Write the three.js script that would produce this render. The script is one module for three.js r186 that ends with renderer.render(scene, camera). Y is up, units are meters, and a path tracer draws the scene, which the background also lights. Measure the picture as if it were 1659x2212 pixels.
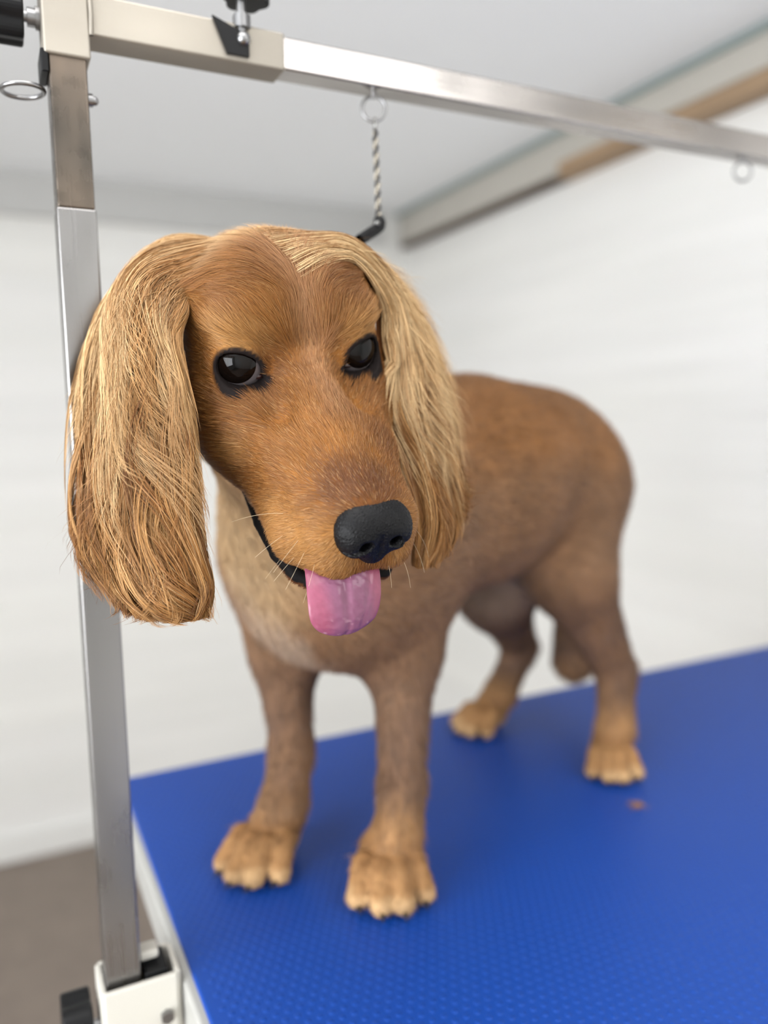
import * as THREE from 'three';
import { RectAreaLightUniformsLib } from 'three/addons/lights/RectAreaLightUniformsLib.js';
import { RoundedBoxGeometry } from 'three/addons/geometries/RoundedBoxGeometry.js';
import { mergeGeometries } from 'three/addons/utils/BufferGeometryUtils.js';

// ---------------------------------------------------------------- camera, light, exposure
const V = (x, y, z) => new THREE.Vector3(x, y, z);
const scene = new THREE.Scene();
scene.background = new THREE.Color(0x000000);
const camera = new THREE.PerspectiveCamera(65.484, 1659 / 2212, 0.02, 30);
const camBasis = [V(0.8969, -0.0186, 0.4419), V(0.0679, 0.9931, -0.096), V(-0.437, 0.1161, 0.8919)];
camera.position.set(-0.0845, 1.1753, 0.7846);
camera.quaternion.setFromRotationMatrix(new THREE.Matrix4().makeBasis(...camBasis));
camera.focus = 0.378;
camera.userData.fStop = 2.9;
scene.add(camera);
const renderer = new THREE.WebGLRenderer({ antialias: true });
renderer.toneMapping = THREE.LinearToneMapping;
renderer.toneMappingExposure = 1.0;
renderer.shadowMap.enabled = true;
RectAreaLightUniformsLib.init();

const CEIL = 1.806, TABLE = 0.833, BACK = -1.509, RIGHT = 1.134, LEFT = -1.35, FRONT = 2.1;
const PANELS = [ // ceiling panels: x, z, width, depth, intensity
  [-0.1, 0.5, 0.6, 0.6, 3.5],
  [0.55, 1.45, 0.6, 0.6, 5.0],
];
const WINDOW = { z: 0.95, y: 1.08, w: 1.5, h: 0.95, I: 10.6 }; // daylight window in the left wall

// ---------------------------------------------------------------- helpers
function rng(seed) { let a = seed >>> 0; return () => { a = (a + 0x6d2b79f5) | 0; let t = Math.imul(a ^ (a >>> 15), 1 | a); t = (t + Math.imul(t ^ (t >>> 7), 61 | t)) ^ t; return ((t ^ (t >>> 14)) >>> 0) / 4294967296; }; }
const hash = (x, y, z) => { let h = (Math.imul(x, 374761393) + Math.imul(y, 668265263) + Math.imul(z, 2147483647 ^ 0x5bd1e995)) | 0; h = Math.imul(h ^ (h >>> 13), 1274126177); return ((h ^ (h >>> 16)) >>> 0) / 4294967296; };
function noise(x, y, z) { // value noise, -1..1
  const ix = Math.floor(x), iy = Math.floor(y), iz = Math.floor(z); let fx = x - ix, fy = y - iy, fz = z - iz;
  fx = fx * fx * (3 - 2 * fx); fy = fy * fy * (3 - 2 * fy); fz = fz * fz * (3 - 2 * fz);
  let s = 0;
  for (let c = 0; c < 8; c++) { const i = c & 1, j = (c >> 1) & 1, k = c >> 2; s += hash(ix + i, iy + j, iz + k) * (i ? fx : 1 - fx) * (j ? fy : 1 - fy) * (k ? fz : 1 - fz); }
  return s * 2 - 1;
}
const clamp = (x, a, b) => Math.min(b, Math.max(a, x)), mixn = (a, b, t) => a + (b - a) * t;
const sstep = (a, b, x) => { const t = clamp((x - a) / (b - a), 0, 1); return t * t * (3 - 2 * t); };
const lin = (r, g, b) => { const c = new THREE.Color().setRGB(r / 255, g / 255, b / 255, THREE.SRGBColorSpace); return [c.r, c.g, c.b]; };
const mix3 = (a, b, t) => [mixn(a[0], b[0], t), mixn(a[1], b[1], t), mixn(a[2], b[2], t)];
const std = (color, roughness, extra = {}) => new THREE.MeshStandardMaterial({ color, roughness, ...extra });
const phys = (color, roughness, extra = {}) => new THREE.MeshPhysicalMaterial({ color, roughness, ...extra });
function shade(o) { o.traverse((m) => { if (m.isMesh) { m.castShadow = true; m.receiveShadow = true; } }); return o; }
function mesh(name, geometry, material, parent) { const m = new THREE.Mesh(geometry, material); m.name = name; m.castShadow = m.receiveShadow = true; (parent ?? scene).add(m); return m; }
function structure(name, geometry, material, label, category) { const m = mesh(name, geometry, material); m.userData = { kind: 'structure', label, category }; return m; }
function thing(name, label, category, pos = [0, 0, 0]) { const g = new THREE.Group(); g.name = name; g.position.set(...pos); g.userData = { label, category }; scene.add(g); return g; }
const rbox = (w, h, d, r, x = 0, y = 0, z = 0) => new RoundedBoxGeometry(w, h, d, 2, r).translate(x, y, z);
const box = (w, h, d, x = 0, y = 0, z = 0) => new THREE.BoxGeometry(w, h, d).translate(x, y, z);
function cyl(r, len, axis, x, y, z, seg = 24, r2 = r) { const g = new THREE.CylinderGeometry(r2, r, len, seg); if (axis === 'x') g.rotateZ(-Math.PI / 2); if (axis === 'z') g.rotateX(Math.PI / 2); return g.translate(x, y, z); }
function tube(points, r, seg = 40, rs = 8) { return new THREE.TubeGeometry(new THREE.CatmullRomCurve3(points.map((p) => V(...p))), seg, r, rs); }
function noiseTexture(w, h, fn, srgb = true) {
  const d = new Uint8Array(w * h * 4);
  for (let y = 0; y < h; y++) for (let x = 0; x < w; x++) { const c = fn(x / w, y / h); for (let k = 0; k < 3; k++) d[(y * w + x) * 4 + k] = clamp(Math.round(c[k] * 255), 0, 255); d[(y * w + x) * 4 + 3] = 255; }
  const t = new THREE.DataTexture(d, w, h); t.wrapS = t.wrapT = THREE.RepeatWrapping; t.magFilter = THREE.LinearFilter; t.minFilter = THREE.LinearMipmapLinearFilter; if (srgb) t.colorSpace = THREE.SRGBColorSpace; t.needsUpdate = true; return t;
}
// tileable noise: fold the unit square on a torus-like lattice
function tnoise(u, v, fu, fv, seed) {
  const x = u * fu, y = v * fv, ix = Math.floor(x), iy = Math.floor(y); let fx = x - ix, fy = y - iy; fx = fx * fx * (3 - 2 * fx); fy = fy * fy * (3 - 2 * fy);
  const q = (i, j) => hash(((ix + i) % fu + fu) % fu, ((iy + j) % fv + fv) % fv, seed);
  return mixn(mixn(q(0, 0), q(1, 0), fx), mixn(q(0, 1), q(1, 1), fx), fy) * 2 - 1;
}
function planarUV(g, fn) { const p = g.attributes.position, uv = new Float32Array(p.count * 2); for (let i = 0; i < p.count; i++) { const r = fn(p.getX(i), p.getY(i), p.getZ(i)); uv[i * 2] = r[0]; uv[i * 2 + 1] = r[1]; } g.setAttribute('uv', new THREE.BufferAttribute(uv, 2)); return g; }

// ---- distance fields and their meshing (surface nets in blocks)
const smin = (a, b, k) => { const h = Math.max(k - Math.abs(a - b), 0) / k; return Math.min(a, b) - h * h * k * 0.25; };
const smax = (a, b, k) => -smin(-a, -b, k);
function rcone(px, py, pz, a, b, ra, rb) { const bx = b[0] - a[0], by = b[1] - a[1], bz = b[2] - a[2], qx = px - a[0], qy = py - a[1], qz = pz - a[2]; const t = clamp((qx * bx + qy * by + qz * bz) / (bx * bx + by * by + bz * bz), 0, 1); return Math.hypot(qx - bx * t, qy - by * t, qz - bz * t) - mixn(ra, rb, t); }
function ell(px, py, pz, c, r) { const x = px - c[0], y = py - c[1], z = pz - c[2]; const k0 = Math.hypot(x / r[0], y / r[1], z / r[2]), k1 = Math.hypot(x / (r[0] * r[0]), y / (r[1] * r[1]), z / (r[2] * r[2])); return k1 < 1e-9 ? -Math.min(...r) : (k0 * (k0 - 1)) / k1; }
const ball = (px, py, pz, c, r) => Math.hypot(px - c[0], py - c[1], pz - c[2]) - r;
function meshField(f, lo, hi, h, B = 6) {
  const n = [0, 1, 2].map((k) => Math.ceil((hi[k] - lo[k]) / h) + 1), [nx, ny, nz] = n, D = new Float32Array(nx * ny * nz).fill(1e3), id = (i, j, k) => i + nx * (j + ny * k);
  for (let bz = 0; bz < nz; bz += B) for (let by = 0; by < ny; by += B) for (let bx = 0; bx < nx; bx += B) {
    const c = f(lo[0] + (bx + B / 2) * h, lo[1] + (by + B / 2) * h, lo[2] + (bz + B / 2) * h), skip = Math.abs(c) > B * h * 1.5;
    for (let k = bz; k < Math.min(bz + B, nz); k++) for (let j = by; j < Math.min(by + B, ny); j++) for (let i = bx; i < Math.min(bx + B, nx); i++) D[id(i, j, k)] = skip ? c : f(lo[0] + i * h, lo[1] + j * h, lo[2] + k * h);
  }
  const pos = [], idx = [], at = new Int32Array(nx * ny * nz).fill(-1);
  const E = [[0, 1], [2, 3], [4, 5], [6, 7], [0, 2], [1, 3], [4, 6], [5, 7], [0, 4], [1, 5], [2, 6], [3, 7]], v = new Float32Array(8);
  for (let k = 0; k < nz - 1; k++) for (let j = 0; j < ny - 1; j++) for (let i = 0; i < nx - 1; i++) {
    let m = 0; for (let c = 0; c < 8; c++) { v[c] = D[id(i + (c & 1), j + ((c >> 1) & 1), k + (c >> 2))]; if (v[c] < 0) m |= 1 << c; }
    if (m === 0 || m === 255) continue;
    let x = 0, y = 0, z = 0, q = 0;
    for (const [a, b] of E) if (v[a] < 0 !== v[b] < 0) { const t = v[a] / (v[a] - v[b]); x += mixn(a & 1, b & 1, t); y += mixn((a >> 1) & 1, (b >> 1) & 1, t); z += mixn(a >> 2, b >> 2, t); q++; }
    at[id(i, j, k)] = pos.length / 3; pos.push(lo[0] + (i + x / q) * h, lo[1] + (j + y / q) * h, lo[2] + (k + z / q) * h);
  }
  const step = [1, nx, nx * ny];
  for (let k = 1; k < nz - 1; k++) for (let j = 1; j < ny - 1; j++) for (let i = 1; i < nx - 1; i++) for (let a = 0; a < 3; a++) {
    const o = id(i, j, k), s0 = D[o] < 0, s1 = D[o + step[a]] < 0; if (s0 === s1) continue;
    const u = step[(a + 1) % 3], w = step[(a + 2) % 3], A = at[o], Bq = at[o - u], Cq = at[o - u - w], Dq = at[o - w];
    if (A < 0 || Bq < 0 || Cq < 0 || Dq < 0) continue;
    if (s0) idx.push(A, Bq, Cq, A, Cq, Dq); else idx.push(A, Cq, Bq, A, Dq, Cq);
  }
  const nrm = new Float32Array(pos.length), e = h * 0.5;
  for (let i = 0; i < pos.length; i += 3) {
    for (let it = 0; it < 2; it++) {
      const [x, y, z] = [pos[i], pos[i + 1], pos[i + 2]];
      let gx = f(x + e, y, z) - f(x - e, y, z), gy = f(x, y + e, z) - f(x, y - e, z), gz = f(x, y, z + e) - f(x, y, z - e); const l = Math.hypot(gx, gy, gz) || 1; gx /= l; gy /= l; gz /= l;
      if (it === 0) { const d = clamp(f(x, y, z), -h, h) * 0.8; pos[i] -= gx * d; pos[i + 1] -= gy * d; pos[i + 2] -= gz * d; } else { nrm[i] = gx; nrm[i + 1] = gy; nrm[i + 2] = gz; }
    }
  }
  const g = new THREE.BufferGeometry(); g.setAttribute('position', new THREE.BufferAttribute(new Float32Array(pos), 3)); g.setAttribute('normal', new THREE.BufferAttribute(nrm, 3)); g.setIndex(idx); return g;
}
function paint(g, fn) { const p = g.attributes.position, n = g.attributes.normal, c = new Float32Array(p.count * 3); for (let i = 0; i < p.count; i++) c.set(fn([p.getX(i), p.getY(i), p.getZ(i)], [n.getX(i), n.getY(i), n.getZ(i)]), i * 3); g.setAttribute('color', new THREE.BufferAttribute(c, 3)); return g; }

// ---------------------------------------------------------------- room
{
  const T = 0.1, W = RIGHT - LEFT, D = FRONT - BACK, cx = (RIGHT + LEFT) / 2, cz = (FRONT + BACK) / 2;
  const wallTex = noiseTexture(512, 512, (u, v) => { const s = 0.5 * tnoise(u, v, 3, 40, 1) + 0.3 * tnoise(u, v, 6, 90, 2) + 0.35 * tnoise(u, v, 2, 9, 3); const k = 0.93 + 0.022 * s; return [k, k * 0.998, k * 0.985 + 0.004 * tnoise(u, v, 2, 12, 7)]; });
  const wallM = std(0xffffff, 0.45, { map: wallTex });
  const floorTex = noiseTexture(512, 512, (u, v) => { const s = 0.5 * tnoise(u, v, 40, 40, 4) + 0.4 * tnoise(u, v, 9, 9, 5) + 0.3 * tnoise(u, v, 120, 120, 6); const k = 1 + 0.07 * s; return [0.52 * k, 0.47 * k, 0.43 * k]; });
  const ceilM = std(0xf5f7f9, 0.9);
  const wuv = (ax) => (x, y, z) => [(ax === 'x' ? x : z) / 1.2, y / 1.2];
  structure('floor', planarUV(box(W + 2 * T, T, D + 2 * T, cx, -T / 2, cz), (x, y, z) => [x, z]), std(0xffffff, 0.55, { map: floorTex }), 'taupe vinyl floor of the grooming room', 'floor');
  structure('ceiling', box(W + 2 * T, T, D + 2 * T, cx, CEIL + T / 2, cz), ceilM, 'plain pale grey ceiling', 'ceiling');
  structure('wall_back', planarUV(box(W + 2 * T, CEIL, T, cx, CEIL / 2, BACK - T / 2), wuv('x')), wallM, 'white streaked panel wall behind the dog', 'wall');
  structure('wall_right', planarUV(box(T, CEIL, D, RIGHT + T / 2, CEIL / 2, cz), wuv('z')), wallM, 'white streaked panel wall at the right', 'wall');
  { // left wall round the window opening
    const z0 = WINDOW.z - WINDOW.w / 2, z1 = WINDOW.z + WINDOW.w / 2, y0 = WINDOW.y - WINDOW.h / 2, y1 = WINDOW.y + WINDOW.h / 2, x = LEFT - T / 2;
    structure('wall_left', planarUV(mergeGeometries([box(T, y0, D, x, y0 / 2, cz), box(T, CEIL - y1, D, x, (CEIL + y1) / 2, cz), box(T, WINDOW.h, z0 - BACK, x, WINDOW.y, (z0 + BACK) / 2), box(T, WINDOW.h, FRONT - z1, x, WINDOW.y, (FRONT + z1) / 2)]), wuv('z')), wallM, 'white panel wall on the left with a wide window, outside the view', 'wall');
    const w = new THREE.Group(); w.name = 'window_1'; w.position.set(LEFT, WINDOW.y, WINDOW.z); w.userData = { kind: 'structure', label: 'wide window of frosted daylight in the left wall', category: 'window' }; scene.add(w);
    const fm = std(0xf2f2f0, 0.4), W2 = WINDOW.w, H2 = WINDOW.h;
    mesh('window_frame', mergeGeometries([box(0.05, 0.04, W2, -0.05, H2 / 2 - 0.02, 0), box(0.05, 0.04, W2, -0.05, -H2 / 2 + 0.02, 0), box(0.05, H2 - 0.08, 0.04, -0.05, 0, W2 / 2 - 0.02), box(0.05, H2 - 0.08, 0.04, -0.05, 0, -W2 / 2 + 0.02), box(0.05, H2 - 0.08, 0.05, -0.05, 0, 0)]), fm, w);
    for (const s of [-1, 1]) mesh('window_pane', box(0.006, H2 - 0.08, W2 / 2 - 0.065, -0.06, 0, s * (W2 / 4 - 0.0075)), new THREE.MeshStandardMaterial({ color: 0xffffff, roughness: 0.5, emissive: 0xf4f8ff, emissiveIntensity: 2.5 }), w);
    const l = new THREE.RectAreaLight(0xfbfdff, WINDOW.I, W2 - 0.1, H2 - 0.1); l.name = 'window_daylight'; l.position.set(-0.02, 0, 0); l.rotation.y = -Math.PI / 2; w.add(l);
  }
  structure('wall_front', planarUV(box(W + 2 * T, CEIL, T, cx, CEIL / 2, FRONT + T / 2), wuv('x')), wallM, 'white panel wall behind the viewer', 'wall');
  const skirt = std(0xe9e9e6, 0.4);
  structure('baseboard_back', rbox(W, 0.075, 0.016, 0.004, cx, 0.0375, BACK + 0.008), skirt, 'low white skirting along the back wall', 'skirting');
  structure('baseboard_right', rbox(0.016, 0.075, D - 0.02, 0.004, RIGHT - 0.008, 0.0375, cz + 0.01), skirt, 'low white skirting along the right wall', 'skirting');
  // cornice at the back wall
  structure('trim_1', box(RIGHT - LEFT - 0.1, 0.1, 0.03, cx - 0.05, CEIL - 0.05, BACK + 0.015), std(0xc4c4c2, 0.6), 'narrow grey cornice where back wall meets ceiling', 'trim');
}
{ // the rail at the top of the right wall
  const len = FRONT - BACK - 0.02, cz = (FRONT + BACK) / 2 + 0.01;
  const r = thing('ceiling_rail', 'grey boxed rail with timber batten along top of the right wall', 'rail', [RIGHT, CEIL, cz]);
  mesh('rail_face', rbox(0.035, 0.09, len, 0.003, -0.0175, -0.046, 0), std(0xbdb9b0, 0.5), r);
  mesh('top_strip', rbox(0.012, 0.012, len, 0.002, -0.041, -0.007, 0), std(0x93a19f, 0.4, { metalness: 0.2 }), r);
  mesh('seal_strip', rbox(0.03, 0.014, len, 0.002, -0.015, -0.098, 0), std(0x4a3a2c, 0.7), r);
  const bt = noiseTexture(64, 512, (u, v) => { const k = 1 + 0.12 * tnoise(u, v, 12, 3, 8) + 0.08 * tnoise(u, v, 30, 9, 9); return [0.62 * k, 0.52 * k, 0.41 * k]; });
  mesh('timber_batten', planarUV(rbox(0.04, 0.036, 2.8, 0.003, -0.021, -0.088, 0.39), (x, y, z) => [y * 8 + x * 8, z]), std(0xffffff, 0.65, { map: bt }), r);
}
PANELS.forEach(([x, z, w, d, I], i) => {
  const t = thing(i ? 'ceiling_light_00' + i : 'ceiling_light', ['square light panel in the ceiling above the table', 'square light panel in the ceiling behind the viewer'][i], 'light', [x, CEIL, z]);
  t.userData.group = 'ceiling light panels';
  mesh('frame', mergeGeometries([box(w + 0.03, 0.012, 0.015, 0, -0.006, d / 2 + 0.0075), box(w + 0.03, 0.012, 0.015, 0, -0.006, -d / 2 - 0.0075), box(0.015, 0.012, d, w / 2 + 0.0075, -0.006, 0), box(0.015, 0.012, d, -w / 2 - 0.0075, -0.006, 0)]), std(0xf0f0f0, 0.4), t);
  mesh('diffuser', box(w, 0.006, d, 0, -0.004, 0), new THREE.MeshStandardMaterial({ color: 0xffffff, roughness: 0.6, emissive: 0xfffaf2, emissiveIntensity: 1.5 }), t);
  const l = new THREE.RectAreaLight(0xfffefc, I, w, d); l.name = 'panel_light'; l.position.set(0, -0.012, 0); l.rotation.x = -Math.PI / 2; t.add(l);
});

// ---------------------------------------------------------------- grooming table
const alu = std(0xc9c9c6, 0.42, { metalness: 0.55 });
{
  const L = 1.0, W = 0.6, t = thing('grooming_table', 'long grooming table with blue rubber top and pale metal edge', 'table', [L / 2, 0, W / 2]);
  mesh('table_board', box(L - 0.02, 0.024, W - 0.02, 0, TABLE - 0.018, 0), std(0x8a7a66, 0.7), t);
  const em = std(0xb2b2ae, 0.45, { metalness: 0.3 });
  for (const s of [-1, 1]) { mesh('edge_strip', rbox(0.012, 0.034, W, 0.003, s * (L / 2 - 0.006), TABLE - 0.0195, 0), em, t); mesh('edge_strip', rbox(L - 0.024, 0.034, 0.012, 0.003, 0, TABLE - 0.0195, s * (W / 2 - 0.006)), em, t); }
  const blue = phys(new THREE.Color().setRGB(0.003, 0.05, 0.3), 0.46, { specularIntensity: 0.7 });
  const mat = mesh('rubber_mat', rbox(L - 0.012, 0.006, W - 0.012, 0.002, 0, TABLE - 0.0034, 0), blue, t);
  const stud = new THREE.SphereGeometry(0.0021, 8, 4, 0, Math.PI * 2, 0, Math.PI / 2); stud.scale(1, 0.24, 1);
  const nx = Math.floor((L - 0.03) / 0.0075), nz = Math.floor((W - 0.03) / 0.0065), im = new THREE.InstancedMesh(stud, blue, nx * nz), mm = new THREE.Matrix4(); let c = 0;
  for (let i = 0; i < nx; i++) for (let j = 0; j < nz; j++) { mm.makeTranslation(-L / 2 + 0.015 + (i + (j % 2) / 2) * 0.0075, TABLE - 0.0004, -W / 2 + 0.015 + j * 0.0065); im.setMatrixAt(c++, mm); }
  im.name = 'studs'; im.userData.kind = 'stuff'; im.castShadow = im.receiveShadow = true; mat.add(im);
  const steel = std(0xa5a5a5, 0.35, { metalness: 0.9 });
  for (const s of [-1, 1]) for (const q of [-1, 1]) { const leg = mesh('leg', rbox(0.025, TABLE - 0.03, 0.025, 0.003, s * 0.42, (TABLE - 0.03) / 2, q * 0.25), steel, t); mesh('foot', cyl(0.02, 0.012, 'y', s * 0.42, 0.006, q * 0.25), std(0x111111, 0.6), leg); }
  for (const s of [-1, 1]) mesh('leg_brace', rbox(0.02, 0.02, 0.475, 0.003, s * 0.42, 0.22, 0), steel, t);
}

// ---------------------------------------------------------------- grooming frame (posts and crossbar)
{
  const px = -0.034, pz = 0.3, by = 1.393;
  const f = thing('grooming_gantry', 'stainless steel grooming gantry with square post and crossbar over the table', 'gantry', [px, 0, pz]);
  const brushed = noiseTexture(256, 512, (u, v) => { const k = 0.5 + 0.28 * tnoise(u, v, 3, 7, 11) + 0.14 * tnoise(u, v, 8, 24, 12) + 0.06 * tnoise(u, v, 90, 6, 13); return [k, k, k]; }, false);
  const tint = noiseTexture(256, 512, (u, v) => { const s = 0.5 * tnoise(u, v, 2, 5, 21) + 0.4 * tnoise(u, v, 5, 13, 22); const k = 0.78 + 0.14 * s; return [k * 0.98, k * 0.965, k * 0.945]; });
  const steel = new THREE.MeshStandardMaterial({ color: 0xb9babd, map: tint, metalness: 1, roughness: 0.62, roughnessMap: brushed });
  const vuv = (g) => planarUV(g, (x, y, z) => [(x + z) * 9, y * 1.6]), huv = (g) => planarUV(g, (x, y, z) => [(y + z) * 9, x * 1.6]);
  const black = phys(0x08090b, 0.45, { specularIntensity: 0.5 }), chrome = std(0x8f8f90, 0.3, { metalness: 1 });
  const stain = noiseTexture(128, 256, (u, v) => { const a = 0.5 * tnoise(u, v, 2, 4, 31) + 0.35 * tnoise(u, v, 4, 9, 32) + 0.2 * tnoise(u, v, 16, 6, 33), k = 0.62 + 0.16 * a; return [k, k * (0.93 - 0.03 * a), k * (0.86 - 0.05 * a)]; });
  const stained = new THREE.MeshStandardMaterial({ color: 0xb0aeac, map: stain, metalness: 1, roughness: 0.6, roughnessMap: brushed });
  const barSteel = new THREE.MeshStandardMaterial({ color: 0xdcdadb, map: tint, metalness: 1, roughness: 0.5, roughnessMap: brushed });
  for (const X of [0, 1.068]) { const po = mesh('post', vuv(rbox(0.0205, 0.482, 0.0205, 0.0012, X, 1.051, 0)), steel, f); mesh('post_extension', planarUV(rbox(0.0192, 0.1, 0.0192, 0.0012, X, 1.342, 0), (x, y, z) => [(x + z) * 12, y * 7]), stained, po); }
  mesh('crossbar', huv(rbox(1.068, 0.0185, 0.0185, 0.0012, 0.534, by, 0)), barSteel, f);
  const weld = new THREE.MeshStandardMaterial({ color: 0xcac6be, map: tint, metalness: 0.9, roughness: 0.6 });
  for (const [X, s] of [[0, 1], [1.068, -1]]) {
    const c = mesh('corner_sleeve', huv(mergeGeometries([rbox(0.0235, 0.062, 0.0235, 0.0014, X, by + 0.0075, 0), rbox(0.112, 0.0212, 0.0212, 0.0014, X + s * 0.066, by, 0)])), weld, f);
    mesh('weld_seam', tube([[X + s * 0.0125, by - 0.011, 0.011], [X + s * 0.0128, by, 0.0118], [X + s * 0.0125, by + 0.011, 0.011]], 0.0013, 16, 6), weld, c);
  }
  mesh('plastic_insert', rbox(0.004, 0.012, 0.022, 0.001, -0.0115, by - 0.027, 0), black, f);
  function knob(axis, x, y, z, r, h) { // lobed clamping knob with its bolt
    const shp = new THREE.Shape(); for (let i = 0; i <= 72; i++) { const a = (i / 72) * Math.PI * 2, q = r * (1 + 0.09 * Math.cos(a * 6)); i ? shp.lineTo(q * Math.cos(a), q * Math.sin(a)) : shp.moveTo(q, 0); }
    const g = new THREE.ExtrudeGeometry(shp, { depth: h, bevelEnabled: true, bevelSize: 0.0015, bevelThickness: 0.0015, bevelSegments: 3 });
    g.translate(0, 0, -h / 2); if (axis === 'x') g.rotateY(Math.PI / 2); else g.rotateX(Math.PI / 2);
    return mesh('knob', g.translate(x, y, z), black, f);
  }
  const k1 = knob('x', -0.0275, by - 0.001, -0.004, 0.0125, 0.012);
  mesh('bolt', mergeGeometries([cyl(0.0028, 0.012, 'x', -0.017, by - 0.001, -0.004), cyl(0.0058, 0.002, 'x', -0.0128, by - 0.001, -0.004), cyl(0.0048, 0.004, 'x', -0.0158, by - 0.001, -0.004, 6)]), chrome, k1);
  const k2 = knob('y', 0.1, by + 0.0315, 0.008, 0.0115, 0.012);
  mesh('bolt', mergeGeometries([cyl(0.0026, 0.03, 'y', 0.096, by + 0.018, 0.0105), cyl(0.0052, 0.007, 'y', 0.096, by + 0.0115, 0.0105, 6), new THREE.SphereGeometry(0.0042, 16, 10).translate(0.0965, by + 0.002, 0.0115)]), chrome, k2);
  const tri = new THREE.Shape([[-0.012, 0.0115], [0.009, 0.004], [0.009, -0.0075], [-0.004, -0.0075]].map(([a, b]) => new THREE.Vector2(a, b)));
  mesh('clamp_plate', new THREE.ExtrudeGeometry(tri, { depth: 0.002, bevelEnabled: false }).translate(0.0905, by, 0.0106), black, f);
  // tie ring and nut on the post
  const ring = (cx, cy, cz, R, r, rotY) => new THREE.TorusGeometry(R, r, 10, 40).rotateX(Math.PI / 2).rotateZ(rotY).translate(cx, cy, cz);
  const er = mesh('tie_ring', ring(-0.0225, 1.3525, 0, 0.0105, 0.0013, 0.06), chrome, f); mesh('nut', mergeGeometries([cyl(0.0035, 0.003, 'x', 0.0113, 1.3525, 0, 6), new THREE.SphereGeometry(0.0024, 12, 8).translate(0.0135, 1.3525, 0)]), chrome, er);
  for (const X of [0.185, 0.524, 0.8]) {
    const eb = mesh('eye_bolt', new THREE.TorusGeometry(0.0076, 0.0011, 10, 40).rotateY(-0.4).translate(X, by - 0.0195, 0), chrome, f);
    mesh('eye_bolt_stem', cyl(0.0018, 0.005, 'y', X, by - 0.0105, 0), chrome, eb);
  }
  // table sockets
  const cream = std(0xc2bfb6, 0.5);
  for (const [X, s] of [[0, 1], [1.068, -1]]) {
    const yc = TABLE - 0.055, w = 0.043, t = 0.0035;
    const so = mesh('post_socket', mergeGeometries([rbox(w, 0.12, t, 0.001, X + s * 0.009, yc, 0.0155), rbox(w, 0.12, t, 0.001, X + s * 0.009, yc, -0.0155), rbox(t, 0.12, 0.03, 0.001, X - s * 0.0125, yc, 0), rbox(t, 0.12, 0.03, 0.001, X + s * 0.0312, yc, 0)]), cream, f);
    mesh('socket_packing', rbox(0.014, 0.01, 0.024, 0.001, X + s * 0.0195, TABLE + 0.002, 0), black, so);
    mesh('socket_cap', rbox(0.012, 0.006, 0.012, 0.002, X + s * 0.0165, TABLE + 0.012, -0.003), cream, so);
    mesh('bolt', cyl(0.004, 0.004, 'z', X + s * 0.023, TABLE - 0.02, 0.019, 6), chrome, so);
    knob('x', X - s * 0.027, TABLE - 0.028, -0.004, 0.02, 0.014); mesh('bolt', cyl(0.004, 0.012, 'x', X - s * 0.016, TABLE - 0.028, -0.004), chrome, so);
  }
}

// ---------------------------------------------------------------- the dog
// head space: centimetres, origin midway between the eyes, x to the dog's left, y up, z to the nose
const HO = [0.0595, 1.2054, 0.4028], HX = [0.9923, 0.1225, 0.0183], HY = [-0.1204, 0.9197, 0.3737], HZ = [0.0289, -0.3731, 0.9274];
const h2w = (p) => [0, 1, 2].map((k) => HO[k] + (p[0] * HX[k] + p[1] * HY[k] + p[2] * HZ[k]) * 0.01);
const h2wDir = (p) => [0, 1, 2].map((k) => p[0] * HX[k] + p[1] * HY[k] + p[2] * HZ[k]);
const w2h = (w) => { const q = [w[0] - HO[0], w[1] - HO[1], w[2] - HO[2]]; return [HX, HY, HZ].map((a) => (q[0] * a[0] + q[1] * a[1] + q[2] * a[2]) * 100); };
const nrm3 = (v) => { const l = Math.hypot(...v) || 1; return v.map((x) => x / l); }, dot3 = (a, b) => a[0] * b[0] + a[1] * b[1] + a[2] * b[2], cross3 = (a, b) => [a[1] * b[2] - a[2] * b[1], a[2] * b[0] - a[0] * b[2], a[0] * b[1] - a[1] * b[0]];
const EYES = [-1, 1].map((s) => {
  const g = nrm3([s * 0.32, 0.06, 0.95]), c = [s * 3.0, -0.08, -1.08];
  let hx = nrm3(cross3([0, 1, 0], g)); let vy = cross3(g, hx); const a = s * 0.26; // inner corner lower
  const hx2 = hx.map((x, k) => x * Math.cos(a) + vy[k] * Math.sin(a)), vy2 = vy.map((x, k) => x * Math.cos(a) - hx[k] * Math.sin(a));
  return { s, g, c, hx: hx2, vy: vy2, r: 1.32 };
});
function eyeLocal(e, x, y, z) { const q = [x - e.c[0], y - e.c[1], z - e.c[2]]; return [dot3(q, e.hx), dot3(q, e.vy), dot3(q, e.g)]; }
const LIPS = [[3.2, -6.5, 0.1], [3.3, -7.4, 2.4], [3.1, -8.25, 4.2], [2.6, -8.9, 5.4], [1.7, -9.3, 6.3]];
function lowerLip(ax, y, z) { let d = 9; for (let i = 0; i < 4; i++) d = smin(d, rcone(ax, y, z, LIPS[i], LIPS[i + 1], 0.42, 0.42), 0.12); return d; }
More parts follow.
